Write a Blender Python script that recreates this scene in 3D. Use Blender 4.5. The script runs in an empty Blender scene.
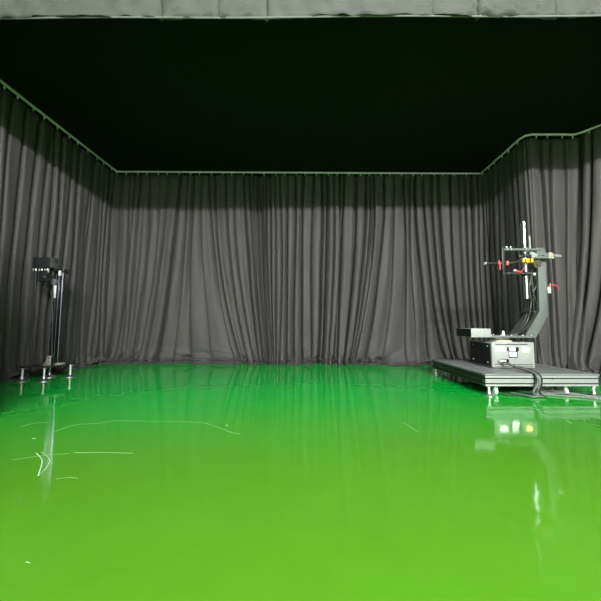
import bpy, bmesh, math, random
import numpy as np
from mathutils import Vector, Matrix

random.seed(7)
S = bpy.context.scene
COL = S.collection
PI = math.pi

# ------------------------------------------------------------------ camera
F_PX, CX, CY, CAM_H = 310.0, 312.0, 300.5, 0.85
PITCH = math.atan(23 / 310)
ROLL = math.radians(0.3)
R_CAM = Matrix.Rotation(PI / 2 + PITCH, 3, 'X') @ Matrix.Rotation(ROLL, 3, 'Z')
cam = bpy.data.cameras.new('camera')
cam.sensor_width = 36
cam.lens = F_PX / 601 * 36
cam.shift_x = -(CX - 300.5) / 601
cam.clip_start = 0.02
co = bpy.data.objects.new('camera', cam)
co.matrix_world = Matrix.Translation((0, 0, CAM_H)) @ R_CAM.to_4x4()
COL.objects.link(co)
S.camera = co
S.view_settings.view_transform = 'Standard'
S.view_settings.look = 'None'
S.view_settings.exposure = 0.0
S.view_settings.gamma = 1.0
S.view_settings.use_curve_mapping = False


def at(px, py, Y):
    """measured point of the photo -> room point at depth Y (metres)"""
    r = R_CAM @ Vector(((px - CX) / F_PX, -(py - CY) / F_PX, -1))
    t = Y / r.y
    return Vector((r.x * t, Y, CAM_H + r.z * t))


# ------------------------------------------------------------------ materials
def mat(name, color, rough=0.6, metal=0.0, var=0.12, scale=30.0, bump=0.0, bscale=200.0, spec=0.5, sheen=0.0,
        emit=None, estr=0.0, coat=0.0, stretch=(1, 1, 1), trans=0.0):
    m = bpy.data.materials.new(name)
    m.use_nodes = True
    nt = m.node_tree
    b = nt.nodes['Principled BSDF']
    tc = nt.nodes.new('ShaderNodeTexCoord')
    mp = nt.nodes.new('ShaderNodeMapping')
    mp.inputs['Scale'].default_value = stretch
    nt.links.new(tc.outputs['Object'], mp.inputs['Vector'])
    n = nt.nodes.new('ShaderNodeTexNoise')
    n.inputs['Scale'].default_value = scale
    n.inputs['Detail'].default_value = 4
    nt.links.new(mp.outputs[0], n.inputs['Vector'])
    mx = nt.nodes.new('ShaderNodeMix')
    mx.data_type = 'RGBA'
    mx.inputs[6].default_value = (*[c * (1 - var) for c in color], 1)
    mx.inputs[7].default_value = (*[min(1, c * (1 + var)) for c in color], 1)
    nt.links.new(n.outputs['Fac'], mx.inputs[0])
    nt.links.new(mx.outputs[2], b.inputs['Base Color'])
    b.inputs['Roughness'].default_value = rough
    b.inputs['Metallic'].default_value = metal
    b.inputs['Specular IOR Level'].default_value = spec
    b.inputs['Sheen Weight'].default_value = sheen
    b.inputs['Coat Weight'].default_value = coat
    b.inputs['Transmission Weight'].default_value = trans
    if emit:
        b.inputs['Emission Color'].default_value = (*emit, 1)
        b.inputs['Emission Strength'].default_value = estr
    if bump:
        n2 = nt.nodes.new('ShaderNodeTexNoise')
        n2.inputs['Scale'].default_value = bscale
        nt.links.new(mp.outputs[0], n2.inputs['Vector'])
        bp = nt.nodes.new('ShaderNodeBump')
        bp.inputs['Strength'].default_value = bump
        bp.inputs['Distance'].default_value = 0.01
        nt.links.new(n2.outputs['Fac'], bp.inputs['Height'])
        nt.links.new(bp.outputs[0], b.inputs['Normal'])
    return m


M = dict(
    curtain=mat('charcoal_curtain_cloth', (.066, .0605, .0600), .62, var=.1, scale=60, bump=.12, bscale=350, spec=.35, sheen=.05),
    ceiling=mat('black_ceiling_cloth', (.014, .014, .013), .95, spec=.1),
    valance=mat('grey_valance_cloth', (.072, .075, .069), .8, var=.2, scale=7, bump=.7, bscale=9, spec=.2, stretch=(.5, 1, 1.6)),
    hem=mat('grey_hem_binding', (.125, .13, .12), .7),
    wall=mat('dark_studio_wall', (.06, .06, .06), .9, scale=3),
    pale=mat('pale_studio_wall', (.8, .8, .79), .9, scale=3),
    rail=mat('white_rail', (.94, .85, .93), .35),
    alu=mat('grey_aluminium_profile', (.34, .355, .345), .5, metal=.0, scale=40, stretch=(.1, 1, 1)),
    deck=mat('brushed_grey_deck', (.19, .2, .2), .5, var=.85, scale=16, stretch=(.10, 1.6, 1)),
    slot=mat('dark_slot', (.02, .022, .02), .8),
    steel=mat('bright_steel', (.85, .86, .85), .35, metal=1, var=.05),
    chrome=mat('polished_chrome', (.9, .9, .9), .11, metal=1, var=.03),
    darkchrome=mat('dark_polished_tube', (.24, .24, .29), .20, metal=1, var=.05),
    gunmetal=mat('gunmetal_housing', (.07, .07, .075), .45),
    zinc=mat('bright_zinc', (.92, .92, .9), .4, metal=.25, var=.03),
    whitepl=mat('white_plastic', (.82, .83, .8), .4, var=.04),
    black=mat('black_anodised_metal', (.018, .019, .021), .4, spec=.5),
    gloss=mat('gloss_black_metal', (.012, .012, .018), .12, spec=.8, coat=.6),
    blackpanel=mat('black_panel', (.011, .011, .013), .5, spec=.25),
    case=mat('grey_painted_case', (.33, .345, .325), .5),
    arm=mat('slate_grey_painted_arm', (.135, .147, .142), .5),
    armdark=mat('dark_arm_inner_plate', (.045, .048, .047), .5),
    rubber=mat('black_rubber', (.015, .015, .015), .6),
    cable=mat('black_cable_sheath', (.025, .026, .025), .45, spec=.6),
    mesh=mat('grey_braided_cable', (.22, .23, .22), .4, var=.9, scale=90, metal=.3),
    cream=mat('cream_ring', (.72, .66, .5), .4),
    red=mat('red_plastic', (.45, .035, .05), .4),
    orange=mat('orange_plastic', (.50, .17, .07), .4),
    yellow=mat('yellow_plastic', (.62, .37, .02), .4),
    green=mat('pale_green_plastic', (.4, .55, .3), .4),
    olive=mat('bronze_motor_can', (.12, .11, .075), .35, metal=.5),
    beige=mat('bare_aluminium_bracket', (.42, .40, .34), .5, metal=.2),
    smoke=mat('translucent_grey_plastic', (.28, .30, .29), .35, trans=.3),
    glow_white=mat('white_added_glow', (.8, .8, .8), .4, emit=(1, 1, .96), estr=4.0, var=.02),  # glow added so the white labels reflect in the floor
    glow_amber=mat('amber_added_glow', (.8, .7, .4), .4, emit=(1, .72, .2), estr=4.5, var=.02),  # amber glow added to a white label for its yellow floor reflection
    scratch=mat('pale_scratch', (.45, .72, .5), .5),
    scratch_hi=mat('white_scratch', (.62, .80, .58), .5),
    plateb=mat('dark_base_plate', (.05, .048, .045), .35, metal=.4),
)


def floor_material():
    m = bpy.data.materials.new('green_epoxy_floor')
    m.use_nodes = True
    nt = m.node_tree
    N, L = nt.nodes, nt.links
    b = N['Principled BSDF']
    tc = N.new('ShaderNodeTexCoord')
    sep = N.new('ShaderNodeSeparateXYZ')
    L.new(tc.outputs['Object'], sep.inputs[0])
    n1 = N.new('ShaderNodeTexNoise'); n1.inputs['Scale'].default_value = 0.8; n1.inputs['Detail'].default_value = 5
    L.new(tc.outputs['Object'], n1.inputs['Vector'])

    def math_(op, a, c):
        k = N.new('ShaderNodeMath'); k.operation = op
        for i, v in enumerate((a, c)):
            if isinstance(v, (int, float)): k.inputs[i].default_value = v
            else: L.new(v, k.inputs[i])
        return k.outputs[0]
    # hue shift of the light painted in: yellow-green near, deeper emerald towards the drapes
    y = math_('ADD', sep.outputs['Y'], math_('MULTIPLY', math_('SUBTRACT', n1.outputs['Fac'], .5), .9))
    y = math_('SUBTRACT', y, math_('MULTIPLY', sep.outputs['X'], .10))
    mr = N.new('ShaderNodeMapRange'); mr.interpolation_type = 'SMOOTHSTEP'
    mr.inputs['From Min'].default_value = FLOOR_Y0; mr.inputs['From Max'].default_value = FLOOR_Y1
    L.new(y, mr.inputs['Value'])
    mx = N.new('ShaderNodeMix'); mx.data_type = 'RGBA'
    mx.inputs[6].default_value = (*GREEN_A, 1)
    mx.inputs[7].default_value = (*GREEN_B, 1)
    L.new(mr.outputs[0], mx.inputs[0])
    # fine mottling of the rolled paint
    n2 = N.new('ShaderNodeTexNoise'); n2.inputs['Scale'].default_value = 5; n2.inputs['Detail'].default_value = 6
    L.new(tc.outputs['Object'], n2.inputs['Vector'])
    mr2 = N.new('ShaderNodeMapRange'); mr2.inputs['To Min'].default_value = .93; mr2.inputs['To Max'].default_value = 1.07
    L.new(n2.outputs['Fac'], mr2.inputs['Value'])
    vm = N.new('ShaderNodeVectorMath'); vm.operation = 'SCALE'
    L.new(mx.outputs[2], vm.inputs[0]); L.new(mr2.outputs[0], vm.inputs['Scale'])
    L.new(vm.outputs[0], b.inputs['Base Color'])
    b.inputs['Roughness'].default_value = .07
    b.inputs['Specular IOR Level'].default_value = .28
    n3 = N.new('ShaderNodeTexNoise'); n3.inputs['Scale'].default_value = 7; n3.inputs['Detail'].default_value = 3
    L.new(tc.outputs['Object'], n3.inputs['Vector'])
    bp = N.new('ShaderNodeBump'); bp.inputs['Strength'].default_value = .05; bp.inputs['Distance'].default_value = .02
    L.new(n3.outputs['Fac'], bp.inputs['Height'])
    L.new(bp.outputs[0], b.inputs['Normal'])
    return m


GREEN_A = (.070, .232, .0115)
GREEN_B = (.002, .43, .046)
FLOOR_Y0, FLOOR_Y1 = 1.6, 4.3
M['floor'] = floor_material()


# ------------------------------------------------------------------ mesh helpers
class MB:
    """collects shapes into ONE mesh"""
    def __init__(self):
        self.bm = bmesh.new()

    def _xf(self, vs, m):
        bmesh.ops.transform(self.bm, matrix=m, verts=vs)

    def box(self, c, s, bev=0.0, rot=None):
        r = bmesh.ops.create_cube(self.bm, size=1)
        vs = r['verts']
        self._xf(vs, Matrix.Diagonal((*s, 1)))
        if bev:
            es = list({e for v in vs for e in v.link_edges})
            k = bmesh.ops.bevel(self.bm, geom=es, offset=bev, segments=2, affect='EDGES', profile=.5)
            vs = list({v for f in k['faces'] for v in f.verts} | {v for v in vs if v.is_valid})
            # gather whole island
            seen = set(vs); st = list(vs)
            while st:
                v = st.pop()
                for e in v.link_edges:
                    o = e.other_vert(v)
                    if o not in seen: seen.add(o); st.append(o)
            vs = list(seen)
        m = Matrix.Translation(c)
        if rot: m = m @ rot.to_4x4()
        self._xf(vs, m)
        return self

    def span(self, lo, hi, bev=0.0):
        lo, hi = Vector(lo), Vector(hi)
        return self.box((lo + hi) / 2, hi - lo, bev)

    def cyl(self, a, b, r, r2=None, seg=20, cap=True):
        a, b = Vector(a), Vector(b)
        d = b - a
        k = bmesh.ops.create_cone(self.bm, cap_ends=cap, segments=seg, radius1=r, radius2=r if r2 is None else r2, depth=d.length)
        q = Vector((0, 0, 1)).rotation_difference(d.normalized()).to_matrix().to_4x4()
        self._xf(k['verts'], Matrix.Translation((a + b) / 2) @ q)
        return self

    def lathe(self, c, prof, seg=28):
        """profile of (radius, z) turned about the vertical through c"""
        c = Vector(c); rings = []
        for r, z in prof:
            rings.append([self.bm.verts.new(c + Vector((r * math.cos(2 * PI * i / seg), r * math.sin(2 * PI * i / seg), z))) for i in range(seg)])
        for a, b in zip(rings, rings[1:]):
            for i in range(seg):
                self.bm.faces.new((a[i], a[(i + 1) % seg], b[(i + 1) % seg], b[i]))
        self.bm.faces.new(rings[0][::-1]); self.bm.faces.new(rings[-1])
        return self

    def ball(self, c, r, seg=14):
        k = bmesh.ops.create_uvsphere(self.bm, u_segments=seg, v_segments=seg // 2 + 2, radius=r)
        self._xf(k['verts'], Matrix.Translation(c))
        return self

    def torus(self, c, R, r, axis='Y', seg=24, s2=8):
        ax = {'X': Matrix.Rotation(PI / 2, 3, 'Y'), 'Y': Matrix.Rotation(PI / 2, 3, 'X'), 'Z': Matrix.Identity(3)}[axis]
        g = [[self.bm.verts.new(Vector(c) + ax @ Vector(((R + r * math.cos(2 * PI * j / s2)) * math.cos(2 * PI * i / seg),
              (R + r * math.cos(2 * PI * j / s2)) * math.sin(2 * PI * i / seg), r * math.sin(2 * PI * j / s2)))) for j in range(s2)] for i in range(seg)]
        for i in range(seg):
            for j in range(s2):
                self.bm.faces.new((g[i][j], g[(i + 1) % seg][j], g[(i + 1) % seg][(j + 1) % s2], g[i][(j + 1) % s2]))
        return self

    def prism(self, xz, y0, y1, bev=0.0):
        """polygon in the X-Z plane, pushed from y0 to y1"""
        a = [self.bm.verts.new((x, y0, z)) for x, z in xz]
        b = [self.bm.verts.new((x, y1, z)) for x, z in xz]
        n = len(a)
        fs = [self.bm.faces.new(a), self.bm.faces.new(b[::-1])]
        for i in range(n):
            fs.append(self.bm.faces.new((a[i], b[i], b[(i + 1) % n], a[(i + 1) % n])))
        if bev:
            es = [e for f in fs[:2] for e in f.edges]
            bmesh.ops.bevel(self.bm, geom=es, offset=bev, segments=2, affect='EDGES', profile=.5)
        return self

    def tube(self, pts, r, seg=8, sub=6):
        """smooth tube through points"""
        P = [Vector(p) for p in pts]
        if len(P) > 2 and sub > 1:
            Q = []
            E_ = [2 * P[0] - P[1]] + P + [2 * P[-1] - P[-2]]
            for i in range(1, len(E_) - 2):
                p0, p1, p2, p3 = E_[i - 1:i + 3]
                for k in range(sub):
                    t = k / sub
                    Q.append(.5 * ((2 * p1) + (p2 - p0) * t + (2 * p0 - 5 * p1 + 4 * p2 - p3) * t * t + (3 * p1 - p0 - 3 * p2 + p3) * t ** 3))
            Q.append(P[-1]); P = Q
        up = Vector((0.13, 0.31, 0.94)).normalized()
        rings = []
        for i, p in enumerate(P):
            d = (P[min(i + 1, len(P) - 1)] - P[max(i - 1, 0)]).normalized()
            if abs(d.dot(up)) > .97: u = Vector((1, 0.2, 0)).normalized()
            else: u = up
            a = d.cross(u).normalized(); b = d.cross(a)
            if rings:
                pass
            rings.append([self.bm.verts.new(p + r * (a * math.cos(2 * PI * k / seg) + b * math.sin(2 * PI * k / seg))) for k in range(seg)])
        for A, B in zip(rings, rings[1:]):
            # pick the twist that keeps the skin straight
            o = min(range(seg), key=lambda q: (A[0].co - B[q].co).length)
            for k in range(seg):
                try: self.bm.faces.new((A[k], A[(k + 1) % seg], B[(k + 1 + o) % seg], B[(k + o) % seg]))
                except ValueError: pass
        for A in (rings[0], rings[-1]):
            try: self.bm.faces.new(A)
            except ValueError: pass
        return self

    def build(self, name, m, parent=None, smooth=None):
        bmesh.ops.recalc_face_normals(self.bm, faces=self.bm.faces)
        me = bpy.data.meshes.new(name)
        self.bm.to_mesh(me); self.bm.free()
        me.materials.append(m)
        o = bpy.data.objects.new(name, me)
        COL.objects.link(o)
        for p in me.polygons: p.use_smooth = True
        me.set_sharp_from_angle(angle=math.radians(38))
        if parent:
            root = parent
            chain = Matrix.Identity(4)
            while root:
                chain = Matrix.Translation(root.location) @ chain
                root = root.parent
            # meshes are laid out in room coordinates; give the object its own origin at its centre
            c = sum((Vector(b) for b in o.bound_box), Vector()) / 8
            me.transform(Matrix.Translation(-c))
            o.parent = parent
            o.location = c - chain.translation
        else:
            c = sum((Vector(b) for b in o.bound_box), Vector()) / 8
            c.z = min(b[2] for b in o.bound_box)
            me.transform(Matrix.Translation(-c)); o.location = c
        return o


def tag(o, label=None, cat=None, group=None, kind=None):
    if label: o['label'] = label
    if cat: o['category'] = cat
    if group: o['group'] = group
    if kind: o['kind'] = kind
    return o


def thing(name, label, cat, loc, group=None):
    o = bpy.data.objects.new(name, None)
    o.empty_display_size = .1
    COL.objects.link(o); o.location = loc
    return tag(o, label, cat, group)


def copy_part(o, parent, delta):
    """a copy of a part and its sub-parts, moved by delta"""
    c = o.copy(); COL.objects.link(c); c.parent = parent
    c.location = Vector(o.location) + Vector(delta)
    for ch in list(o.children):
        d = ch.copy(); COL.objects.link(d); d.parent = c
    return c


def struct(name, lo, hi, m):
    return tag(MB().span(lo, hi).build(name, m), kind='structure')


# ------------------------------------------------------------------ the room
XL, XR, YB, YR, ZC = -4.7, 5.5, 6.95, -7.0, 5.0
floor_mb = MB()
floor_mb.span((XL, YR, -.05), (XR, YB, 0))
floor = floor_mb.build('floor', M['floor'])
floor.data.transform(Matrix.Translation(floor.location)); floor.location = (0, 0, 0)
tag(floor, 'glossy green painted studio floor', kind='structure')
wp = MB().prism([(XL, 0), (-2.74, 0), (-2.74, 1.55), (-3.4, 2.3), (XL, 2.85)], 2.60, 2.66).build('shade_flat', M['wall'])  # added out of view to shade the left drape; sloped to soften the edge
tag(wp, 'unseen sloping flat added to shade the lower left drape', kind='structure')
struct('wall_back', (XL, YB, 0), (XR, YB + .1, ZC), M['wall'])
struct('wall_left', (XL - .1, YR, 0), (XL, YB, ZC), M['wall'])
struct('wall_right', (XR, YR, 0), (XR + .1, YB, ZC), M['wall'])
struct('wall_rear', (XL, YR - .1, 0), (XR, YR, ZC), M['pale'])
struct('trim_1', (XL, YR, ZC), (XR, 2.9, ZC + .1), M['pale'])       # ceiling of the studio outside the drapes

# black cloth ceiling of the drape enclosure, sagging a little
mb = MB()
nx, ny = 60, 24
g = [[mb.bm.verts.new((XL + (XR - XL) * i / nx, 2.80 + (YB - 2.80) * j / ny,
      4.17 - .012 * math.sin(PI * j / ny) * (1 + math.sin(i * .9)) )) for j in range(ny + 1)] for i in range(nx + 1)]
for i in range(nx):
    for j in range(ny):
        mb.bm.faces.new((g[i][j], g[i + 1][j], g[i + 1][j + 1], g[i][j + 1]))
o = mb.build('ceiling', M['ceiling'])
sol = o.modifiers.new('thickness', 'SOLIDIFY'); sol.thickness = .006
tag(o, 'black cloth ceiling stretched over the drape enclosure', kind='structure')


# ------------------------------------------------------------------ curtains
def noise1(x, seed, n=5):
    rg = np.random.RandomState(seed)
    out = np.zeros_like(x, dtype=float)
    for k in range(n):
        out += np.sin(x * rg.uniform(.6, 1.6) * (1.7 ** k) + rg.uniform(0, 6.28)) / (1.35 ** k)
    return out / 2.2


def noise2(s, z, seed, n=6, fs=6., fz=6.):
    rg = np.random.RandomState(seed)
    out = 0
    for k in range(n):
        a = rg.uniform(0, 6.28)
        out = out + np.sin(s * fs * math.cos(a) * (1.5 ** (k % 3)) + z * fz * math.sin(a) * (1.5 ** (k % 3)) + rg.uniform(0, 6.28))
    return out / n


def smooth_path(pts, r=.09):
    """polyline with rounded corners"""
    P = [Vector((*p, 0)) for p in pts]
    out = [P[0]]
    for a, b, c in zip(P, P[1:], P[2:]):
        u = (a - b).normalized(); v = (c - b).normalized()
        rr = min(r, (a - b).length * .45, (c - b).length * .45)
        for k in range(9):
            t = k / 8
            out.append((b + u * rr) * (1 - t) ** 2 + b * 2 * t * (1 - t) + (b + v * rr) * t * t)
    out.append(P[-1])
    return np.array([(p.x, p.y) for p in out])


def sampler(path):
    d = np.r_[0, np.cumsum(np.hypot(*np.diff(path, axis=0).T))]
    def f(s):
        x = np.interp(s, d, path[:, 0]); y = np.interp(s, d, path[:, 1])
        e = .06
        x0, x1 = np.interp(s - e, d, path[:, 0]), np.interp(s + e, d, path[:, 0])
        y0, y1 = np.interp(s - e, d, path[:, 1]), np.interp(s + e, d, path[:, 1])
        tx, ty = x1 - x0, y1 - y0
        l = np.hypot(tx, ty) + 1e-9
        return x, y, ty / l, -tx / l        # normal: to the right of travel
    return f, d[-1]


# the rail runs clockwise seen from above: up the left side, along the back, then the right side with its step
RAIL = smooth_path([(-4.30, 2.75), (-4.30, 6.56), (3.70, 6.56), (3.70, 5.16), (4.55, 5.16), (5.05, 4.50), (5.05, 2.75)])
RF, RL = sampler(RAIL)


def s_of(x, y):
    ss = np.linspace(0, RL, 6000)
    px, py, _, _ = RF(ss)
    return ss[np.argmin((px - x) ** 2 + (py - y) ** 2)]


H = 4.085


def curtain(label, s0, s1, knots, seed, extra=(), spacing=.175, depth=.10, puddle=.13, flare=.10, off=0.0, lean=.75):
    """knots: (s at rail, s at floor) pairs that say how the folds fan out on their way down"""
    rg = np.random.RandomState(seed)
    kt = np.array([k[0] for k in knots]); kb = np.array([k[1] for k in knots])
    n = int((s1 - s0) / .004)
    u = np.linspace(s0, s1, n)                      # cloth position at the rail
    z1 = np.r_[np.linspace(H, 3.4, 10, endpoint=False), np.linspace(3.4, .7, 42, endpoint=False), np.linspace(.7, .045, 30)]
    npud = 16
    Z = np.r_[z1, np.full(npud, .03)]
    nr = len(Z)
    U, ZZ = np.meshgrid(u, Z)
    w = np.clip(1 - ZZ / H, 0, 1) ** 2.0
    sh1 = np.interp(u, kt, kb) - u
    kw = max(3, int(.20 / .004)) | 1
    ker = np.hanning(kw + 2)[1:-1]; ker /= ker.sum()
    for _ in range(2):
        sh1 = np.convolve(np.pad(sh1, kw // 2, mode='edge'), ker, 'valid')
    shift = np.tile(sh1, (nr, 1))
    Spos = U + shift * w
    # creases live in cloth space so they travel with the fan
    c = [s0 + .03]
    while c[-1] < s1 - .05:
        c.append(c[-1] + spacing * rg.uniform(.62, 1.4))
    c = sorted(list(c) + list(extra))
    stretch = np.gradient(sh1 + u, u)
    closing = np.zeros_like(U)
    D = np.zeros_like(U)
    for ci in c:
        st = np.interp(ci, u, stretch)
        a_top = depth * rg.uniform(.9, 1.9)
        a_bot = a_top * rg.uniform(.5, 1.35) / max(.8, st) ** .75
        hook = rg.uniform(-.05, .05)
        a = a_bot + (a_top - a_bot) * np.clip(ZZ / H, 0, 1) ** .8
        drift = hook * np.sin(PI * np.clip(ZZ / H, 0, 1)) + .012 * np.sin(ZZ * rg.uniform(1, 2.2) + rg.uniform(0, 6))
        wd = rg.uniform(.0095, .0150) * (1 + 1.1 * w * max(0, st - .8))
        t = (U - ci - drift) / wd
        # one side of each crease steep, the other easing into the next fold
        side = 1 if rg.uniform() < lean else -1
        tt = np.where(t * side > 0, t * 2.0, t * .50)
        D -= a / np.cosh(np.clip(tt, -30, 30))
        # the folds on both sides roll over the crease and nearly shut it
        shut = rg.uniform(.35, 1.0)
        closing -= np.where(t * side > 0, shut * wd * 2.0 * t * np.exp(-t * t / 2.2), 0)
    Spos = Spos + closing * np.clip(ZZ / .35, .25, 1)
    # places where the hem is tucked back and leaves a dark hollow
    for _ in range(int((s1 - s0) / .38)):
        cu = rg.uniform(s0 + .1, s1 - .1); wu = rg.uniform(.025, .06); hz_ = rg.uniform(.05, .16)
        D -= rg.uniform(.12, .24) * np.exp(-((U - cu - .3 * ZZ * rg.choice([-1, 1])) / wu) ** 2) * np.exp(-(ZZ / hz_) ** 2)
    # broad swell between folds
    D += .019 * noise1(U * 5.5, seed + 5) + .022 * noise1(U * 2.1 + ZZ * .35, seed + 11)
    D += .010 * noise2(U, ZZ, seed + 3, fs=9, fz=2.2)
    # gathered at the heading tape
    D *= np.where(ZZ > 3.95, .55 + .45 * np.clip((H - ZZ) / .14, 0, 1), 1)
    # flare at the floor
    fl = np.clip(.65 + .55 * noise1(U * 3.2, seed + 21), .12, 1.4)
    D += flare * fl * np.exp(-ZZ / .20)
    low = np.exp(-ZZ / .20)
    D += low * (.055 * noise2(U, ZZ, seed + 33, fs=16, fz=13) + .032 * noise2(U, ZZ, seed + 35, fs=34, fz=26))
    # puddle of cloth on the floor
    edge = np.clip(.65 + .5 * noise1(U * 4.3, seed + 41), .15, 1.3)
    b = np.clip(.50 + 1.0 * noise2(U[0], 0 * U[0], seed + 60, fs=20) + .35 * noise2(U[0], 0 * U[0], seed + 61, fs=55), .02, 1.2)
    z0 = .045 + .10 * b
    mlow = (ZZ < .35)
    ZZ = np.where(mlow, z0 + (ZZ - .045) * (.35 - z0) / .305, ZZ)
    D0 = D[nr - npud - 1]
    for j in range(npud):
        k = nr - npud + j
        t = (j + 1) / npud
        wob = noise2(U[0], t * 4 + 0 * U[0], seed + 50, fs=24, fz=4)
        # the hem rolls forward, tucks under itself and runs out over the floor
        D[k] = D0 + b * .085 * math.sin(2 * PI * t) * (1 - .4 * t) + puddle * edge[0] * t * t + .03 * wob * t
        ZZ[k] = z0 * (1 - t) ** 1.25 + .006 + .022 * np.clip(wob, 0, 1) * (1 - t * t)
    ZZ[-1] = .004
    ZZ = np.maximum(ZZ, .004)
    px, py, nx_, ny_ = RF(Spos)
    X = px + nx_ * (D + off); Y = py + ny_ * (D + off)
    V = np.stack([X, Y, ZZ], -1).reshape(-1, 3)
    idx = np.arange(nr * n).reshape(nr, n)
    Q = np.stack([idx[:-1, :-1], idx[1:, :-1], idx[1:, 1:], idx[:-1, 1:]], -1).reshape(-1, 4)
    base = Vector((float(np.mean(X[0])), float(np.mean(Y[0])), 0))
    V = V - np.array(base)
    me = bpy.data.meshes.new('curtain')
    me.vertices.add(len(V)); me.vertices.foreach_set('co', V.astype(np.float32).ravel())
    me.loops.add(Q.size); me.loops.foreach_set('vertex_index', Q.astype(np.int32).ravel())
    me.polygons.add(len(Q))
    me.polygons.foreach_set('loop_start', np.arange(0, Q.size, 4, dtype=np.int32))
    me.polygons.foreach_set('use_smooth', np.ones(len(Q), dtype=bool))
    me.update(); me.validate()
    me.materials.append(M['curtain'])
    o = bpy.data.objects.new('curtain', me); COL.objects.link(o); o.location = base
    sm = o.modifiers.new('thickness', 'SOLIDIFY'); sm.thickness = .003; sm.offset = 0
    return tag(o, label, 'curtain', 'charcoal drapes hung from the ceiling rail')


def bx(px):                                # photo column on the back drape -> distance along the rail
    p = at(px, 300, 6.5)
    return s_of(-4.30, 6.56 - .0) + (p.x + 4.30)


S_BL = s_of(-4.30, 6.56)
sA0 = S_BL - .10
kA = [(sA0, sA0), (bx(150), bx(138)), (bx(174), bx(155)), (bx(190), bx(192)), (bx(206), bx(240)), (bx(240), bx(260)), (bx(264), bx(274))]
kB = [(bx(261), bx(270)), (bx(285), bx(284)), (bx(300), bx(300)), (bx(330), bx(325)), (bx(345), bx(337)), (bx(376), bx(353))]
kC = [(bx(374), bx(352)), (bx(385), bx(361)), (bx(394), bx(374)), (bx(404), bx(400)), (bx(416), bx(424)), (bx(428), bx(447)), (bx(460), bx(466)),
      (s_of(3.70, 6.40), s_of(3.70, 6.40))]
gath = [bx(v) for v in (250, 253.5, 256, 259, 262)]
curtain('charcoal drape at the left end of the back, its folds fanning wide above the floor', kA[0][0], kA[-1][0], kA, 101, extra=gath)
curtain('narrow straight-falling charcoal drape in the middle of the back', kB[0][0], kB[-1][0], kB, 207,
        extra=[bx(v) for v in (264, 267, 358, 366, 370)], off=.03)
curtain('charcoal drape at the right end of the back, swept left at its hem', kC[0][0], kC[-1][0], kC, 316, off=.05)
sl = s_of(-4.30, 4.75)
curtain('charcoal drape along the left side, nearest the camera', 0, sl + .05, [(0, 0), (sl + .05, sl + .0)], 411, depth=.08, puddle=.05, flare=.02, off=-.0)
curtain('charcoal drape behind the slim black column, reaching the left back corner', sl, sA0 + .04, [(sl, sl - .03), (sl + .6, sl + .5), (sA0 + .04, sA0)], 523, depth=.08, puddle=.07, flare=.05)
s1, s2, s3 = s_of(3.70, 6.40), s_of(3.74, 5.16), s_of(4.55, 5.16)
curtain('charcoal drape on the right side, running forward from the right back corner', s1 - .02, s2 + .02, [(s1 - .02, s1), (s2 + .02, s2 + .05)], 632, spacing=.17, depth=.06)
curtain('charcoal drape facing forward behind the motion rig', s2 - .02, s3 + .12, [(s2 - .02, s2), (s2 + .3, s2 + .28), (s3 - .3, s3 - .42), (s3 + .12, s3 - .2)], 744, spacing=.17, depth=.075)
curtain('charcoal drape at the right edge, its hem heaped beside the platform', s3 + .08, RL, [(s3 + .08, s3 - .38), (s3 + .5, s3 - .02), (s3 + 1.0, s3 + .75), (RL, RL)], 855, spacing=.15, depth=.08, flare=.22, off=.05)

# rail and gliders
rail = thing('curtain_rail', 'thin white curtain rail running along the top of the drapes', 'rail', (0, 0, 4.1))
ss = np.linspace(.02, RL - .02, 260)
rx, ry, rnx, rny = RF(ss)
rail_pts = [(float(a + n * .05), float(b + m * .05), 4.115) for a, b, n, m in zip(rx, ry, rnx, rny)]
mb = MB()
prev = None
for i, p in enumerate(rail_pts):
    nrm = Vector((rnx[i], rny[i], 0)) * .014
    q = [mb.bm.verts.new(Vector(p) + nrm + Vector((0, 0, .013))), mb.bm.verts.new(Vector(p) - nrm + Vector((0, 0, .013))),
         mb.bm.verts.new(Vector(p) - nrm - Vector((0, 0, .013))), mb.bm.verts.new(Vector(p) + nrm - Vector((0, 0, .013)))]
    if prev:
        for k in range(4):
            mb.bm.faces.new((prev[k], prev[(k + 1) % 4], q[(k + 1) % 4], q[k]))
    prev = q
mb.build('track', M['rail'], rail)
gl = MB(); p0 = Vector(rail_pts[3])
gl.box(p0 - Vector((0, 0, .035)), (.016, .016, .036), .003).torus(p0 - Vector((0, 0, .058)), .010, .003, 'X', 12, 6)
g0 = gl.build('glider', M['rail'], rail)
for k, sv in enumerate(np.arange(.35, RL - .1, .23)):
    i = int(np.argmin(abs(ss - sv)))
    c = copy_part(g0, rail, Vector(rail_pts[i]) - p0)

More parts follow.
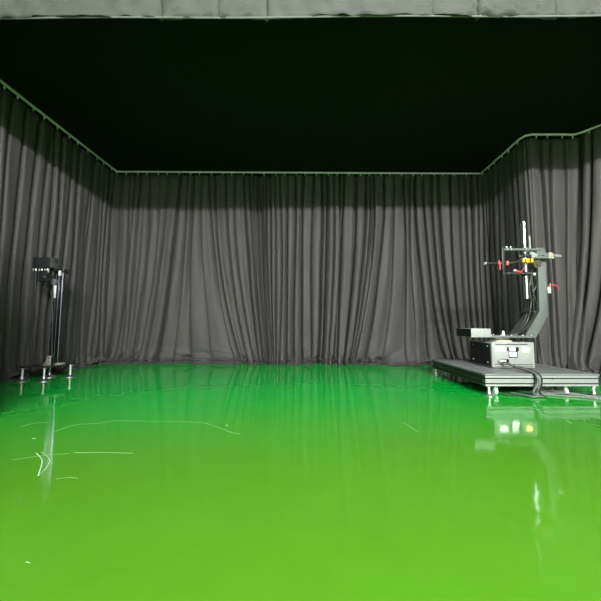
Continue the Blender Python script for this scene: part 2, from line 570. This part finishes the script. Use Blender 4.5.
# grey valance along the front of the enclosure
mb = MB()
nx, nz = 900, 16
rows = []
for i in range(nx + 1):
    X = XL + (XR - XL) * i / nx
    zb = 3.735 + .0105 * X + .006 * math.sin(X * 2.3) + .004 * math.sin(X * 7.1 + 1) + .003 * math.sin(X * 17)
    crease = sum(a * math.exp(-abs(X - q) / .016) for q, a in ((-3.9, .03), (-1.45, .05), (-.90, .03), (-.44, .04), (1.12, .025), (1.56, .06), (2.3, .03), (3.4, .03)))
    colv = []
    for j in range(nz + 1):
        t = j / nz
        zz = zb + .60 * t + (.012 * math.exp(-abs(X - 1.62) / .02) if j < 3 else 0)
        yy = 2.73 - .022 * math.sin(PI * min(1, t * 1.3)) - .010 * math.sin(X * 1.7 + t * 2.4) - .006 * math.sin(X * 5.1 - t * 6) - .004 * math.sin(X * 11 + t * 9) + crease * (1 - .4 * t)
        yy -= .010 * math.sin(X * 23 + t * 9 + 2 * math.sin(X * 3)) * math.sin(X * 1.9 + 1) + .006 * math.sin(X * 41 - t * 21 + 3 * math.sin(X * 5)) * math.sin(X * 2.7)
        yy -= .012 * math.sin(t * 46 + 1.5 * math.sin(X * 2.2) + .8 * math.sin(X * 7)) * (.4 + .6 * math.sin(X * .9) ** 2) * .6
        if j <= 1: yy -= .008
        colv.append(mb.bm.verts.new((X, yy, zz)))
    rows.append(colv)
for i in range(nx):
    for j in range(nz):
        mb.bm.faces.new((rows[i][j], rows[i + 1][j], rows[i + 1][j + 1], rows[i][j + 1]))
val = mb.build('valance', M['valance'])
sm = val.modifiers.new('thickness', 'SOLIDIFY'); sm.thickness = .012
tag(val, 'pale grey wrinkled fabric valance across the top of the picture', 'valance')
hem = MB()
hem.tube([(r[0], r[1], r[2]) for r in [(XL + (XR - XL) * i / 100, 2.722, 3.738 + .0105 * (XL + (XR - XL) * i / 100) + .006 * math.sin((XL + (XR - XL) * i / 100) * 2.3)) for i in range(101)]], .009, 8, 2)
hem.build('hem', M['hem'], val)

# pale scratches in the floor paint
def floor_pt(px, py):
    r = R_CAM @ Vector(((px - CX) / F_PX, -(py - CY) / F_PX, -1))
    t = -CAM_H / r.z
    return Vector((r.x * t, r.y * t, .0012))


def scratch(pts, w, m):
    P = [floor_pt(*p) for p in pts]
    mb = MB(); mb.tube(P, w * .6, 6, 8)
    for v in mb.bm.verts: v.co.z = .0006 + (v.co.z - .0012) * .08
    return mb.build('scratch', m, floor)


scratch([(36, 453), (41, 458), (42, 463), (40, 470), (38, 476)], .0038, M['scratch_hi'])
scratch([(41, 452), (47, 456), (49.5, 461), (46, 468), (38, 476)], .0019, M['scratch_hi'])
scratch([(12, 460), (40, 456), (70, 453.5)], .0022, M['scratch'])
scratch([(74, 452.7), (95, 452.6), (105, 452.5), (133, 453.3)], .0035, M['scratch_hi'])
scratch([(56, 479), (70, 477.5), (78, 478.5)], .002, M['scratch'])
scratch([(54, 432), (75, 425), (98, 423.5), (112, 421), (122, 420.8), (150, 421.3), (180, 421.5), (205, 423)], .0030, M['scratch'])
scratch([(205, 423), (220, 428), (230, 432), (240, 434)], .0030, M['scratch'])
scratch([(20, 427), (33, 423.5), (47, 422.5)], .003, M['scratch'])
scratch([(32, 438.5), (36, 438.6)], .006, M['scratch_hi'])
scratch([(226, 425), (228, 426)], .006, M['scratch_hi'])
scratch([(26, 562), (30, 563)], .003, M['scratch_hi'])
scratch([(404, 423), (412, 428), (418, 432)], .0025, M['scratch'])
scratch([(566, 420), (572, 424)], .0025, M['scratch'])


# ------------------------------------------------------------------ levelling feet, casters
def levelling_foot(parent, x, y, top, r, rod, m_disc=None):
    f = MB().lathe((x, y, 0), [(r, 0.001), (r, .010), (r * .92, .016), (r * .45, .030), (rod * 1.9, .040), (rod * 1.7, .052)]).build('levelling_foot', m_disc or M['steel'], parent)
    MB().cyl((x, y, .045), (x, y, top), rod).build('threaded_rod', M['zinc'], f)
    mb = MB(); mb.cyl((x, y, top - .022), (x, y, top - .004), rod * 1.8, seg=6); mb.build('lock_nut', M['steel'], f)
    return f


# ------------------------------------------------------------------ the rig platform
PX0, PX1, PY0, PY1, PT = 2.065, 3.455, 3.74, 5.30, .262
FB = .118
plat = thing('wheeled_platform', 'low grey aluminium platform on levelling feet carrying the motion rig', 'platform', ((PX0 + PX1) / 2, (PY0 + PY1) / 2, 0))
FT = PT - .022
mid = (FB + FT) / 2


def frame_rail(lo, hi, axis, m):
    """two stacked slotted profiles: proud ribs, and the dark slot channel set back between them"""
    lo, hi = Vector(lo), Vector(hi)
    ribs, core = MB(), MB()
    hgt = (hi.z - lo.z) / 2
    ins = Vector((0, .008, 0)) if axis == 'X' else Vector((.008, 0, 0))
    for k in range(2):
        zb = lo.z + k * hgt
        core.span(Vector((lo.x, lo.y, zb + .004)) + ins, Vector((hi.x, hi.y, zb + hgt - .004)) - ins)
        for a, b in ((0, .36), (.60, .97)):
            ribs.span((lo.x, lo.y, zb + a * hgt + .001), (hi.x, hi.y, zb + b * hgt - .001), .0015)
    o_ = ribs.build('frame_rail', m, plat)
    core.build('slot_channel', M['slot'], o_)
    return o_


W = .06
frame_rail((PX0, PY0, FB), (PX1, PY0 + W, FT), 'X', M['alu'])
frame_rail((PX0, PY1 - W, FB), (PX1, PY1, FT), 'X', M['alu'])
sr = frame_rail((PX0, PY0 + W, FB), (PX0 + W, PY1 - W, FT), 'Y', M['black']); sr['label'] = 'side profile with its shade painted black'  # black stands in for the shade on this unlit side
frame_rail((PX1 - W, PY0 + W, FB), (PX1, PY1 - W, FT), 'Y', M['alu'])
frame_rail(((PX0 + PX1) / 2 - .03, PY0 + W, FB + .03), ((PX0 + PX1) / 2 + .03, PY1 - W, FT), 'Y', M['alu'])
dk = MB()
nb = 8
for i in range(nb):
    y0 = PY0 - .004 + (PY1 - PY0 + .008) * i / nb; y1 = PY0 - .004 + (PY1 - PY0 + .008) * (i + 1) / nb
    dk.span((PX0 - .004, y0 + .0015, FT), (PX1 + .004, y1 - .0015, PT), .003)
dk.build('deck', M['deck'], plat)
# end caps and slot nuts on the visible faces
for x in (PX1 - .018,):
    MB().span((x, PY0 - .003, FB + .004), (PX1 + .003, PY0, FT - .004), .001).build('end_cap', M['slot'], plat)
nut = MB(); nut.cyl((PX0 + .09, PY0 - .004, FB + .035), (PX0 + .09, PY0 + .002, FB + .035), .007, seg=12)
n0 = nut.build('bolt', M['slot'], plat)
for dx in (.35, .72, 1.02, 1.13): copy_part(n0, plat, (dx, 0, .0 if dx != .72 else .05))
f0 = levelling_foot(plat, PX0 + .055, PY0 + .03, FB, .062, .013)
copy_part(f0, plat, (PX1 - PX0 - .11, 0, 0))
copy_part(f0, plat, (0, PY1 - PY0 - .06, 0))
copy_part(f0, plat, (PX1 - PX0 - .11, PY1 - PY0 - .06, 0))


def caster(x, y):
    c = MB()
    c.span((x - .045, y - .04, FB - .012), (x + .045, y + .04, FB), .003)
    c.cyl((x, y, FB - .03), (x, y, FB - .012), .022)
    for s in (-1, 1): c.box((x + s * .022, y + .006, .062), (.005, .034, .062), .001)
    o_ = c.build('caster', M['steel'], plat)
    MB().cyl((x - .017, y + .012, .041), (x + .017, y + .012, .041), .0405, seg=28).build('wheel', M['whitepl'], o_)
    MB().cyl((x - .03, y + .012, .041), (x + .03, y + .012, .041), .008, seg=12).build('axle', M['steel'], o_)
    return o_


c0 = caster(PX0 + .17, PY0 + .09)
copy_part(c0, plat, (.87, 0, 0)); copy_part(c0, plat, (0, 1.3, 0)); copy_part(c0, plat, (.87, 1.3, 0))

plat.rotation_euler.z = math.radians(1.5); plat.location += Vector((-.02, .018, 0))

# ------------------------------------------------------------------ control case standing on the platform
BX0, BX1, BY0, BY1, BZ1 = 2.425, 2.995, 4.21, 4.80, .612
case = thing('control_case', 'grey control case with shade painted on its side and white labels given a glow on the platform', 'case', ((BX0 + BX1) / 2, (BY0 + BY1) / 2, PT))
BZ0 = PT
sh = MB()
sh.span((BX0, BY0, BZ0 + .012), (BX1, BY1, BZ1), .006)
sh.build('shell', M['case'], case)
foot = MB(); foot.cyl((BX0 + .05, BY0 + .05, BZ0), (BX0 + .05, BY0 + .05, BZ0 + .013), .02)
fo = foot.build('rubber_foot', M['rubber'], case)
for dx, dy in ((.45, 0), (0, .47), (.45, .47)): copy_part(fo, case, (dx, dy, 0))
pan = MB(); pan.span((BX0 - .008, BY0 + .025, BZ0 + .025), (BX0, BY1 - .02, BZ1 - .02), .003)  # dark panel paints in the shade of the case's unlit side
pan = pan.build('side_shade_panel', M['blackpanel'], case); pan['label'] = 'side panel with its shade painted black, and bright screws'
sc_ = MB().cyl((BX0 - .013, BY0 + .09, BZ1 - .06), (BX0 - .007, BY0 + .09, BZ1 - .06), .009, seg=12).build('screw', M['whitepl'], pan)
copies = []
for dy, dz in ((0, -.215), (.38, 0), (.38, -.215)):
    c = sc_.copy(); COL.objects.link(c); c.parent = pan; c.location = sc_.location + Vector((0, dy, dz))
# front frame: lip, lower slots, panel
fp = MB()
fp.span((BX0 + .025, BY0 - .006, BZ0 + .075), (BX1 - .025, BY0, BZ1 - .055), .002)
front = fp.build('front_panel', M['case'], case)
for lo_, hi_ in (((BX0 + .05, BY0 - .005, BZ1 - .034), (BX1 - .09, BY0, BZ1 - .024)), ((BX0 + .03, BY0 - .004, BZ0 + .05), (BX1 - .03, BY0, BZ0 + .057)), ((BX0 + .03, BY0 - .004, BZ0 + .028), (BX1 - .03, BY0, BZ0 + .034))):
    MB().span(lo_, hi_).build('vent_slot', M['slot'], case)
fy = BY0 - .006
lab = [((BX0 + .062, BZ1 - .115), (BX0 + .165, BZ1 - .066), 'glow_white'), ((BX0 + .225, BZ1 - .108), (BX0 + .305, BZ1 - .075), 'glow_white'),
       ((BX0 + .415, BZ1 - .125), (BX0 + .49, BZ1 - .070), 'glow_amber'), ((BX0 + .232, BZ1 - .19), (BX0 + .315, BZ1 - .130), 'glow_white')]
bz = MB(); bz.span((BX0 + .20, fy - .008, BZ1 - .118), (BX0 + .355, fy, BZ1 - .066), .002); bz.span((BX0 + .222, fy - .008, BZ1 - .205), (BX0 + .335, fy, BZ1 - .121), .002)
bz.build('bezel', M['blackpanel'], case)
for i, ((x0, z0), (x1, z1), mm) in enumerate(lab):
    MB().span((x0, fy - .0115, z0), (x1, fy - .0005, z1), .001).build('glow_plate', M[mm], case)  # labels and screen, given an added glow
# socket where the cables plug in
sk = MB(); sk.span((BX0 + .12, fy - .02, BZ0 + .085), (BX0 + .21, fy, BZ0 + .125), .003)
sk.build('socket', M['blackpanel'], case)

# ------------------------------------------------------------------ motion arm standing on the case
AY = 4.25
arm = thing('motion_control_arm', 'bent slate grey motion arm holding a tall chrome tube above the case', 'camera rig', (2.70, 4.45, BZ1))
# turntable
MB().lathe((2.66, 4.42, BZ1), [(.15, 0), (.15, .020), (.115, .024), (.115, .058), (.10, .060)]).build('turntable_ring', M['cream'], arm)
bz = MB(); bz.span((2.405, 4.20, BZ1 + .060), (3.02, 4.62, BZ1 + .088), .004)
basep = bz.build('base_plate', M['arm'], arm)
bolt = MB().cyl((2.44, 4.23, BZ1 + .087), (2.44, 4.23, BZ1 + .100), .010, seg=6).build('bolt', M['steel'], basep)
for dx, dy in ((.13, 0), (.27, 0), (.42, 0), (.54, 0), (0, .3), (.2, .3)):
    c = bolt.copy(); COL.objects.link(c); c.parent = basep; c.location = bolt.location + Vector((dx, dy, 0))
bolt2 = MB().cyl((2.49, 4.215, BZ1 + .047), (2.49, 4.215, BZ1 + .061), .010, seg=10).build('bolt', M['steel'], basep)
# counterweight housing
cw = MB(); cw.span((2.15, 4.20, BZ1 + .064), (2.415, 4.62, BZ1 + .182), .003)
cw = cw.build('counterweight_box', M['case'], arm)
MB().span((2.142, 4.204, BZ1 + .068), (2.150, 4.616, BZ1 + .178), .002).build('end_shade_panel', M['blackpanel'], cw)  # painted dark for the unlit end of the housing


def xz(pts, Y): return [(p.x, p.z) for p in (at(a, b, Y) for a, b in pts)]


ap = MB().prism(xz([(537.3, 253), (537.6, 249.2), (539.2, 247.9), (543.4, 247.9), (545.3, 249.2), (546.0, 253), (546.6, 290), (548.2, 315), (536.5, 337.2), (524.5, 337.2), (539.8, 311)], AY), AY, AY + .035, .003)
ap.build('arm_plate', M['arm'], arm)
bp_ = MB().prism(xz([(525.3, 285), (532, 285), (534, 314), (520, 335.2), (509.5, 335.2), (524, 314)], AY + .28), AY + .28, AY + .315, .003)
o = bp_.build('arm_plate', M['armdark'], arm)
web = MB()
for a, b in (((536.5, 312), (531, 322)), ((541, 296), (543, 302))):
    p, q = at(*a, AY), at(*b, AY)
    web.cyl((p.x, AY + .02, p.z), (p.x - .02, AY + .30, p.z), .018)
web.prism(xz([(545.9, 262), (546.9, 262), (547.4, 313), (546.4, 313)], AY + .02), AY + .03, AY + .25)
web.build('cross_brace', M['armdark'], arm)
# chrome tube
TY = AY - .10
pT, pB = at(524.6, 222.5, TY), at(525.4, 299, TY)
tx = (pT.x + pB.x) / 2
tube = MB().cyl((tx, TY, pB.z), (tx, TY, pT.z), .033, seg=48).build('chrome_tube', M['chrome'], arm)
q0, q1 = at(529.3, 236, TY + .09), at(529.3, 256, TY + .09)
MB().cyl((q0.x, TY + .09, q1.z), (q0.x, TY + .09, q0.z), .013).build('thin_rod', M['case'], arm)
# upper and lower rods of the clamp frame
zu, zl = at(515, 250.3, TY).z, at(515, 274, TY).z
xl = at(501.3, 262, TY).x
up = MB().cyl((xl, TY - .045, zu), (at(538, 250, TY).x, TY - .045, zu), .017).build('clamp_rod', M['arm'], arm)
lo = MB().cyl((xl, TY - .045, zl), (at(529.5, 274, TY).x, TY - .045, zl), .017).build('clamp_rod', M['armdark'], arm)
for px in (504.5, 508.5, 523, 534):
    x = at(px, 250, TY).x
    k = MB().cyl((x - .009, TY - .045, zu), (x + .009, TY - .045, zu), .025, seg=16)
    if px < 510: k.cyl((x, TY - .045, zu), (x, TY - .045, zu + .040), .008)
    k.build('collar', M['steel'], up)
for px in (503.5, 509, 522.5):
    x = at(px, 274, TY).x
    MB().cyl((x - .010, TY - .045, zl), (x + .010, TY - .045, zl), .025, seg=16).build('collar', M['black'], lo)
eb = MB(); eb.span((xl - .022, TY - .06, zl - .03), (xl + .012, TY - .02, zu + .03), .004)
eb.build('end_bracket', M['black'], arm)
# tube clamps
for z, mm in ((zu, 'arm'), (zl, 'black'), (at(525, 256, TY).z, 'black')):
    k = MB(); k.lathe((tx, TY, z - .030), [(.045, 0), (.047, .004), (.047, .056), (.045, .060)], 24); k.box((tx + .05, TY, z), (.05, .05, .042), .004); k.box((tx - .0, TY - .045, z), (.036, .03, .036), .003)
    k.build('tube_clamp', M[mm], arm)
# beam across the column with its joint block
b0, b1 = at(526, 256, AY - .06), at(547, 256, AY - .06)
bm_ = MB(); bm_.span((b0.x + .03, AY - .10, b0.z - .042), (b1.x, AY - .03, b0.z + .036), .008)
beam = bm_.build('gimbal_beam', M['arm'], arm)
for px in (533, 538, 543):
    x = at(px, 256, AY - .1).x
    MB().span((x - .02, AY - .104, b0.z - .008), (x + .012, AY - .099, b0.z + .006)).build('vent_slot', M['slot'], beam)
k = MB().cyl((b0.x + .045, AY - .125, b0.z + .002), (b0.x + .045, AY - .03, b0.z + .002), .040).cyl((b0.x + .10, AY - .112, b0.z), (b0.x + .10, AY - .03, b0.z), .026)
k.build('joint', M['steel'], beam)
jb = at(519.5, 257, TY); k = MB(); k.span((jb.x - .03, TY - .04, jb.z - .02), (tx - .03, TY + .03, jb.z + .022), .004); k.build('joint_block', M['black'], arm)
# connector cluster at the far end of the beam, with its grey paddle
k = MB(); k.span((b1.x, AY - .095, b0.z - .038), (b1.x + .055, AY - .035, b0.z + .045), .006)
con = k.build('connector_block', M['case'], arm)
for dz, mm in ((.028, 'orange'), (.008, 'yellow'), (-.014, 'red'), (-.03, 'green')):
    MB().box((b1.x + .062, AY - .07, b0.z + dz), (.022, .04, .015), .002).build('plug', M[mm], con)
p = at(553, 256, AY - .07)
MB().prism([(p.x - .01, b0.z + .014), (p.x + .055, b0.z + .024), (p.x + .10, b0.z + .010), (p.x + .115, b0.z - .012), (p.x + .06, b0.z - .02), (p.x - .01, b0.z - .012)], AY - .085, AY - .055, .004).build('paddle', M['smoke'], arm)
# handle bar to the left, red knob, inner rod
hz = at(490, 263.8, TY).z
hb = MB().cyl((at(484.5, 264, TY).x, TY - .03, hz), (xl, TY - .03, hz), .019).build('handle_bar', M['black'], arm)
k = MB(); e = at(483.8, 264, TY).x
k.torus((e, TY - .03, hz), .020, .007, 'X'); k.build('end_ring', M['steel'], hb)
k = MB(); x = at(497, 264, TY).x
k.box((x, TY - .055, hz - .004), (.048, .03, .036), .004).cyl((x, TY - .06, hz - .09), (x, TY - .06, hz), .011).box((x - .008, TY - .06, hz + .025), (.016, .02, .03), .003)
k.build('lever_knob', M['red'], hb)
k = MB(); x = at(505.2, 264, TY).x
k.span((x - .014, TY - .06, hz - .028), (x + .012, TY - .02, hz + .030), .003); k.build('rod_clip', M['orange'], arm)
k = MB(); k.tube([(x, TY - .04, hz), (at(512, 262.5, TY).x, TY - .05, hz + .012), (at(520, 261.5, TY).x, TY - .05, hz + .03)], .017); k.build('link_rod', M['black'], arm)
yc = at(523, 261.5, TY).z
for px, w_, in ((520, .030), (523.9, .045), (528.3, .034)):
    x = at(px, 261, TY).x
    MB().box((x, TY - .055, yc), (w_, .05, .058), .005).build('spring_clip', M['yellow'], arm)
k = MB(); m0 = at(533.5, 265, AY - .02)
k.cyl((m0.x, AY - .10, m0.z), (m0.x, AY + .0, m0.z), .055, seg=28).cyl((m0.x, AY - .115, m0.z), (m0.x, AY - .10, m0.z), .022)
k.build('motor', M['olive'], arm)
k = MB(); rr = at(515.5, 273, TY)
k.box((rr.x, TY - .07, rr.z + .004), (.075, .028, .026), .004, Matrix.Rotation(.25, 3, 'Y')); k.build('cable_wrap', M['red'], arm)
k = MB(); k.box((rr.x - .055, TY - .07, rr.z + .022), (.03, .02, .02), .003); k.build('plug', M['whitepl'], arm)
MB().tube([(rr.x + .03, TY - .06, rr.z), (rr.x + .07, TY - .065, rr.z + .05), (tx - .03, TY - .06, yc - .05), (tx - .015, TY - .05, yc - .03)], .005).build('wire', M['red'], arm)
w0 = at(534.3, 274.5, AY); MB().box((w0.x - .025, AY - .03, w0.z), (.028, .03, .034), .003).build('plug', M['whitepl'], arm)
# cables running down inside the arm
for i, (pts, r, mm) in enumerate([
    ([(534.5, 276), (536.8, 284), (533.5, 292), (534.5, 298), (537.4, 306), (537, 314), (531, 322), (526, 328), (520, 332.6)], .011, 'cable'),
    ([(533, 262), (531, 275), (529.5, 288), (531, 300), (530, 311), (527.5, 320), (523, 327), (514, 333.5), (504, 335.4)], .011, 'cable'),
    ([(536.5, 277), (534.5, 286), (535, 296), (536.3, 305), (535, 314), (527, 326), (519, 333), (508, 335.5)], .008, 'mesh'),
    ([(530, 268), (528, 280), (527.5, 295), (528.5, 308), (525.5, 318), (520, 327), (510, 334)], .009, 'cable'),
    ([(535.5, 268), (537.2, 275), (536.7, 282), (534.3, 290)], .008, 'mesh')]):
    MB().tube([at(a, b, AY + .06 + .03 * i) for a, b in pts], r).build('cable', M[mm], arm)
tw = at(503.2, 332.5, 4.33)
MB().lathe((tw.x, 4.33, BZ1 + .087), [(.022, 0), (.022, .02), (.014, .028), (.016, .05), (.008, .065)]).build('cable_gland', M['whitepl'], arm)
# white connector with red wires on the arm's right edge
c1 = at(548.2, 290, AY + .01)
wc = MB().box((c1.x + .012, AY + .015, c1.z), (.038, .03, .085), .003).build('side_plug', M['whitepl'], arm)
MB().box((c1.x + .02, AY + .015, c1.z - .053), (.022, .02, .02), .002).build('plug_base', M['black'], wc)
MB().box((c1.x + .018, AY + .012, c1.z + .055), (.026, .022, .018), .002).build('plug_cap', M['orange'], wc)
MB().box((c1.x + .03, AY + .012, c1.z + .078), (.010, .014, .03), .002).build('plug_tab', M['green'], wc)
for k_, d in enumerate((0, .014)):
    MB().tube([(c1.x + .03, AY + .01, c1.z + .05), (c1.x + .06, AY - .01, c1.z + .075 - d), (c1.x + .10, AY - .02, c1.z + .055 - d), (c1.x + .135, AY - .02, c1.z + .02 - d), (c1.x + .125, AY - .01, c1.z + .0)], .0045).build('wire', M['red'], wc)

# ------------------------------------------------------------------ cable bundle spilling from the case over the platform edge
cb = thing('cable_bundle', 'bundle of black and grey cables hanging from the case over the platform front', 'cables', (2.62, 3.74, 0))
fl_y = PY0 - .03
for i in range(7):
    j = random.uniform(-.03, .03); q = (i - 3) * .0095
    pts = [(2.53 + q * .4, BY0 - .022, BZ0 + .105 + .006 * (i % 3)), (2.58 + q * .5, 4.12, BZ0 + .085), (2.63 + q, 3.98, BZ0 + .040 + .010 * (i % 2)), (2.672 + q, 3.83, BZ0 + .022 + .011 * (i % 3)),
           (2.69 + q, PY0 - .022 - .012 * (i % 3), PT - .01), (2.685 + q, PY0 - .035 - .016 * (i % 3), .16), (2.66 + q * 1.6 + j, PY0 - .04 - .02 * (i % 2), .07)]
    if i % 3 == 0: pts += [(2.60 + j, PY0 - .02, .018), (2.47 + j, PY0 + .03, .014), (2.33, PY0 + .10 + q, .014)]
    elif i % 3 == 1: pts += [(2.70 + j * 2, PY0 - .05, .018), (2.60 + j, PY0 - .06 + q, .016), (2.54, PY0 + .02, .016), (2.50 + q, PY0 + .16, .014)]
    else: pts += [(2.70 + q, PY0 - .06, .020), (2.73 + q, PY0 - .07, .014)]
    MB().tube(pts, .0085 if i % 2 else .0065).build('cable', M['mesh' if i in (1, 2, 4) else 'cable'], cb)
pl = MB()
for i in range(3):
    pl.box((2.525 + i * .028, BY0 - .038, BZ0 + .104), (.024, .055, .026), .003)
pl.build('plug', M['whitepl'], cb)

# loose cables on the floor at the right
cb.location = (2.60, 3.74, 0)
lc = thing('floor_cable', 'loose grey cables lying on the floor under the platform, trailing to the right edge', 'cables', (3.15, 3.80, 0))
for i in range(4):
    y0 = 3.80 + .05 * i
    MB().tube([(2.62 + .08 * i, y0 + .22, .011), (2.80, y0 + .02 - .03 * (i % 2), .011), (2.98, y0 - .05 + .02 * i, .011 + .014 * (i % 2)), (3.14, y0 - .12, .012 + .014 * (i % 2)), (3.27, y0 - .20 + .03 * (i % 3), .012), (3.45, y0 - .24, .012), (3.75, y0 - .25 + .05 * i, .011)], .010).build('cable', M['mesh'], lc)

# ------------------------------------------------------------------ slim column on the left
SX, SY, ST = -3.985, 4.735, .205
A = math.radians(16)
ca, sa = math.cos(A), math.sin(A)
def loc(u, v): return (SX + u * ca - v * sa, SY + u * sa + v * ca)
stand = thing('camera_column', 'slim black column with a box head standing by the left drape', 'camera stand', (SX, SY, 0))
rotA = Matrix.Rotation(A, 3, 'Z')
FEET = [(-4.150, 4.515), (-3.875, 4.56), (-3.775, 4.92), (-4.06, 4.875)]
fcx, fcy = sum(f[0] for f in FEET) / 4, sum(f[1] for f in FEET) / 4
cor = [(fcx + (x - fcx) * 1.28, fcy + (y - fcy) * 1.22) for x, y in FEET]
bpz = MB()
top = [bpz.bm.verts.new((x, y, ST + .011)) for x, y in cor]; bot = [bpz.bm.verts.new((x, y, ST - .011)) for x, y in cor]
bpz.bm.faces.new(top); bpz.bm.faces.new(bot[::-1])
for q in range(4): bpz.bm.faces.new((top[q], bot[q], bot[(q + 1) % 4], top[(q + 1) % 4]))
bmesh.ops.bevel(bpz.bm, geom=list(bpz.bm.edges), offset=.004, segments=2, affect='EDGES', profile=.5)
bpz.build('base_plate', M['plateb'], stand)
f1 = None
for x, y in FEET:
    if f1 is None:
        f1 = levelling_foot(stand, x, y, ST - .011, .088, .0125); fxy = (x, y)
    else: copy_part(f1, stand, (x - fxy[0], y - fxy[1], 0))
# column: black profile with two polished guide tubes
cxm, cym = -3.855, 4.70
colm = MB(); colm.span((cxm - .075, cym - .02, ST + .01), (cxm + .03, cym + .07, 1.60), .006)
colm.build('mast', M['gloss'], stand)
for dx, dy, r in ((-.022, -.038, .022), (.050, -.005, .026)):
    MB().cyl((cxm + dx, cym + dy, ST + .01), (cxm + dx, cym + dy, 1.66 if dx > 0 else 1.62), r, seg=24).build('guide_tube', M['darkchrome' if dx > 0 else 'gloss'], stand)
MB().cyl((cxm + .012, cym - .028, ST + .01), (cxm + .012, cym - .028, 1.6), .009, seg=16).build('lead_screw', M['darkchrome'], stand)
MB().span((cxm - .06, cym - .05, 1.60), (cxm + .066, cym + .08, 1.66), .005).build('top_cap', M['black'], stand)
n0_, n1_ = at(53.3, 285, cym - .066), at(55.4, 298, cym - .066)
MB().span((n0_.x, cym - .066, n1_.z), (n1_.x, cym - .058, n0_.z), .003).build('name_strip', M['whitepl'], stand)
# angle bracket at the base
k = MB().prism([(cxm - .10, ST + .011), (cxm + .02, ST + .011), (cxm + .02, ST + .15), (cxm - .035, ST + .15), (cxm - .045, ST + .06)], cym - .095, cym - .08, .002)
br = k.build('angle_bracket', M['beige'], stand)
k = MB()
for dx, dz in ((-.01, .12), (-.01, .07), (-.04, .035)): k.cyl((cxm + dx, cym - .101, ST + dz), (cxm + dx, cym - .094, ST + dz), .010, seg=10)
k.build('bolt', M['slot'], br)
MB().span((cxm + .055, cym - .06, ST + .011), (cxm + .13, cym + .05, ST + .04), .004).build('clamp_foot', M['beige'], stand)
# head
HY = 4.42
h0, h1 = at(32.8, 257, HY), at(50.3, 268, HY)
hd = MB(); hd.span((h0.x, HY, h1.z), (h1.x, HY + .17, h0.z - .002), .004)
head = hd.build('head_box', M['black'], stand)
MB().box((at(39.5, 262, HY).x, HY - .001, (h0.z + h1.z) / 2), (.004, .004, h0.z - h1.z - .004)).build('panel_seam', M['slot'], head)
MB().box((at(51, 262, HY).x, HY + .004, (h0.z + h1.z) / 2), (.009, .012, h0.z - h1.z - .01), .001).build('edge_strip', M['steel'], head)
p = at(56.0, 261.5, HY + .09)
MB().cyl((h1.x - .004, HY + .095, p.z), (h1.x + .004, HY + .095, p.z), .034, seg=24).build('port', M['slot'], head)
MB().span((h1.x + .0005, HY + .02, h1.z + .01), (h1.x + .003, HY + .155, h0.z - .012), .001).build('side_plate', M['gunmetal'], head)
MB().span((h1.x - .06, HY + .10, 1.60), (h1.x + .0, cym - .03, h1.z), .004).build('head_mount', M['black'], stand)
# row of connectors below the head
zc = h1.z
for i, (px, py) in enumerate([(33.5, 269), (36, 269.3), (39.5, 269.5), (42, 269), (45, 269), (47.5, 268.7), (48.5, 271)]):
    p = at(px, py, HY + .03)
    m_ = MB(); m_.cyl((p.x, HY + .03, min(p.z, zc) - .018), (p.x, HY + .03, zc + .002), .008, seg=12).cyl((p.x, HY + .03, min(p.z, zc) - .02), (p.x, HY + .03, min(p.z, zc) - .010), .011, seg=12)
    m_.build('connector', M['steel' if i % 2 else 'beige'], head)
# knob and disc under the head
p = at(55.5, 272.3, HY); MB().box((p.x, HY + .08, p.z), (.026, .03, .075), .004).build('latch', M['whitepl'], stand)
p = at(53, 281.5, 4.60); k = MB(); k.cyl((p.x, 4.60, p.z), (p.x, 4.64, p.z), .045, seg=28).cyl((p.x, 4.592, p.z), (p.x, 4.60, p.z), .016); k.build('drive_wheel', M['arm'], stand)
p0_, p1_ = at(38.5, 272, HY + .06), at(46.5, 281, HY + .06)
k = MB(); k.span((p0_.x, HY + .06, p1_.z), (p1_.x, HY + .14, h1.z), .004); und = k.build('sensor_block', M['black'], stand)
p = at(43.5, 277, HY + .05); k = MB(); k.cyl((p.x, HY + .045, p.z), (p.x, HY + .062, p.z), .014, seg=16); k.build('lens', M['steel'], und)
# thin cables down to the base
for i, pts in enumerate([[(36, 270), (35.4, 285), (36, 305), (34.2, 325), (34, 345), (34.6, 360), (38, 364)], [(43, 279), (46, 287), (51, 292), (52.5, 310), (52, 335), (52.5, 358)], [(48, 272), (51.5, 277), (53, 285), (53.2, 300)]]):
    MB().tube([at(a, b, HY + .04 + .13 * (i > 0)) for a, b in pts], .005 if i else .004).build('cable', M['cable'], stand)

# ------------------------------------------------------------------ light: rows of lamps under the studio ceiling in front of the drapes, plus one added to wash the rear wall
def lamp(name, loc_, aim, sx, sy, power, color=(1, 1, 1)):
    l = bpy.data.lights.new(name, 'AREA'); l.shape = 'RECTANGLE'; l.size = sx; l.size_y = sy; l.energy = power; l.color = color
    o_ = bpy.data.objects.new(name, l); COL.objects.link(o_); o_.location = loc_
    d = Vector(aim) - Vector(loc_)
    o_.rotation_euler = d.to_track_quat('-Z', 'Y').to_euler()
    return o_


lamp('studio_or_added_lamp', (2.1, -5.0, 4.55), (.6, 6.5, 1.6), 5.0, .22, 1420)
lamp('studio_or_added_lamp', (.3, -2.2, 4.62), (.3, 3.5, 0), 5.5, .25, 90)
lamp('studio_or_added_lamp', (.3, .6, 4.66), (.3, 2.8, 0), 5.5, .25, 25)
lamp('studio_or_added_lamp', (.3, -4.6, 4.6), (.3, -7.0, 1.6), 7.0, .3, 1000)  # added to brighten the unseen rear wall for fill and metal highlights
w = bpy.data.worlds.new('world'); S.world = w; w.use_nodes = True
w.node_tree.nodes['Background'].inputs[0].default_value = (.5, .55, .5, 1)
w.node_tree.nodes['Background'].inputs[1].default_value = .01
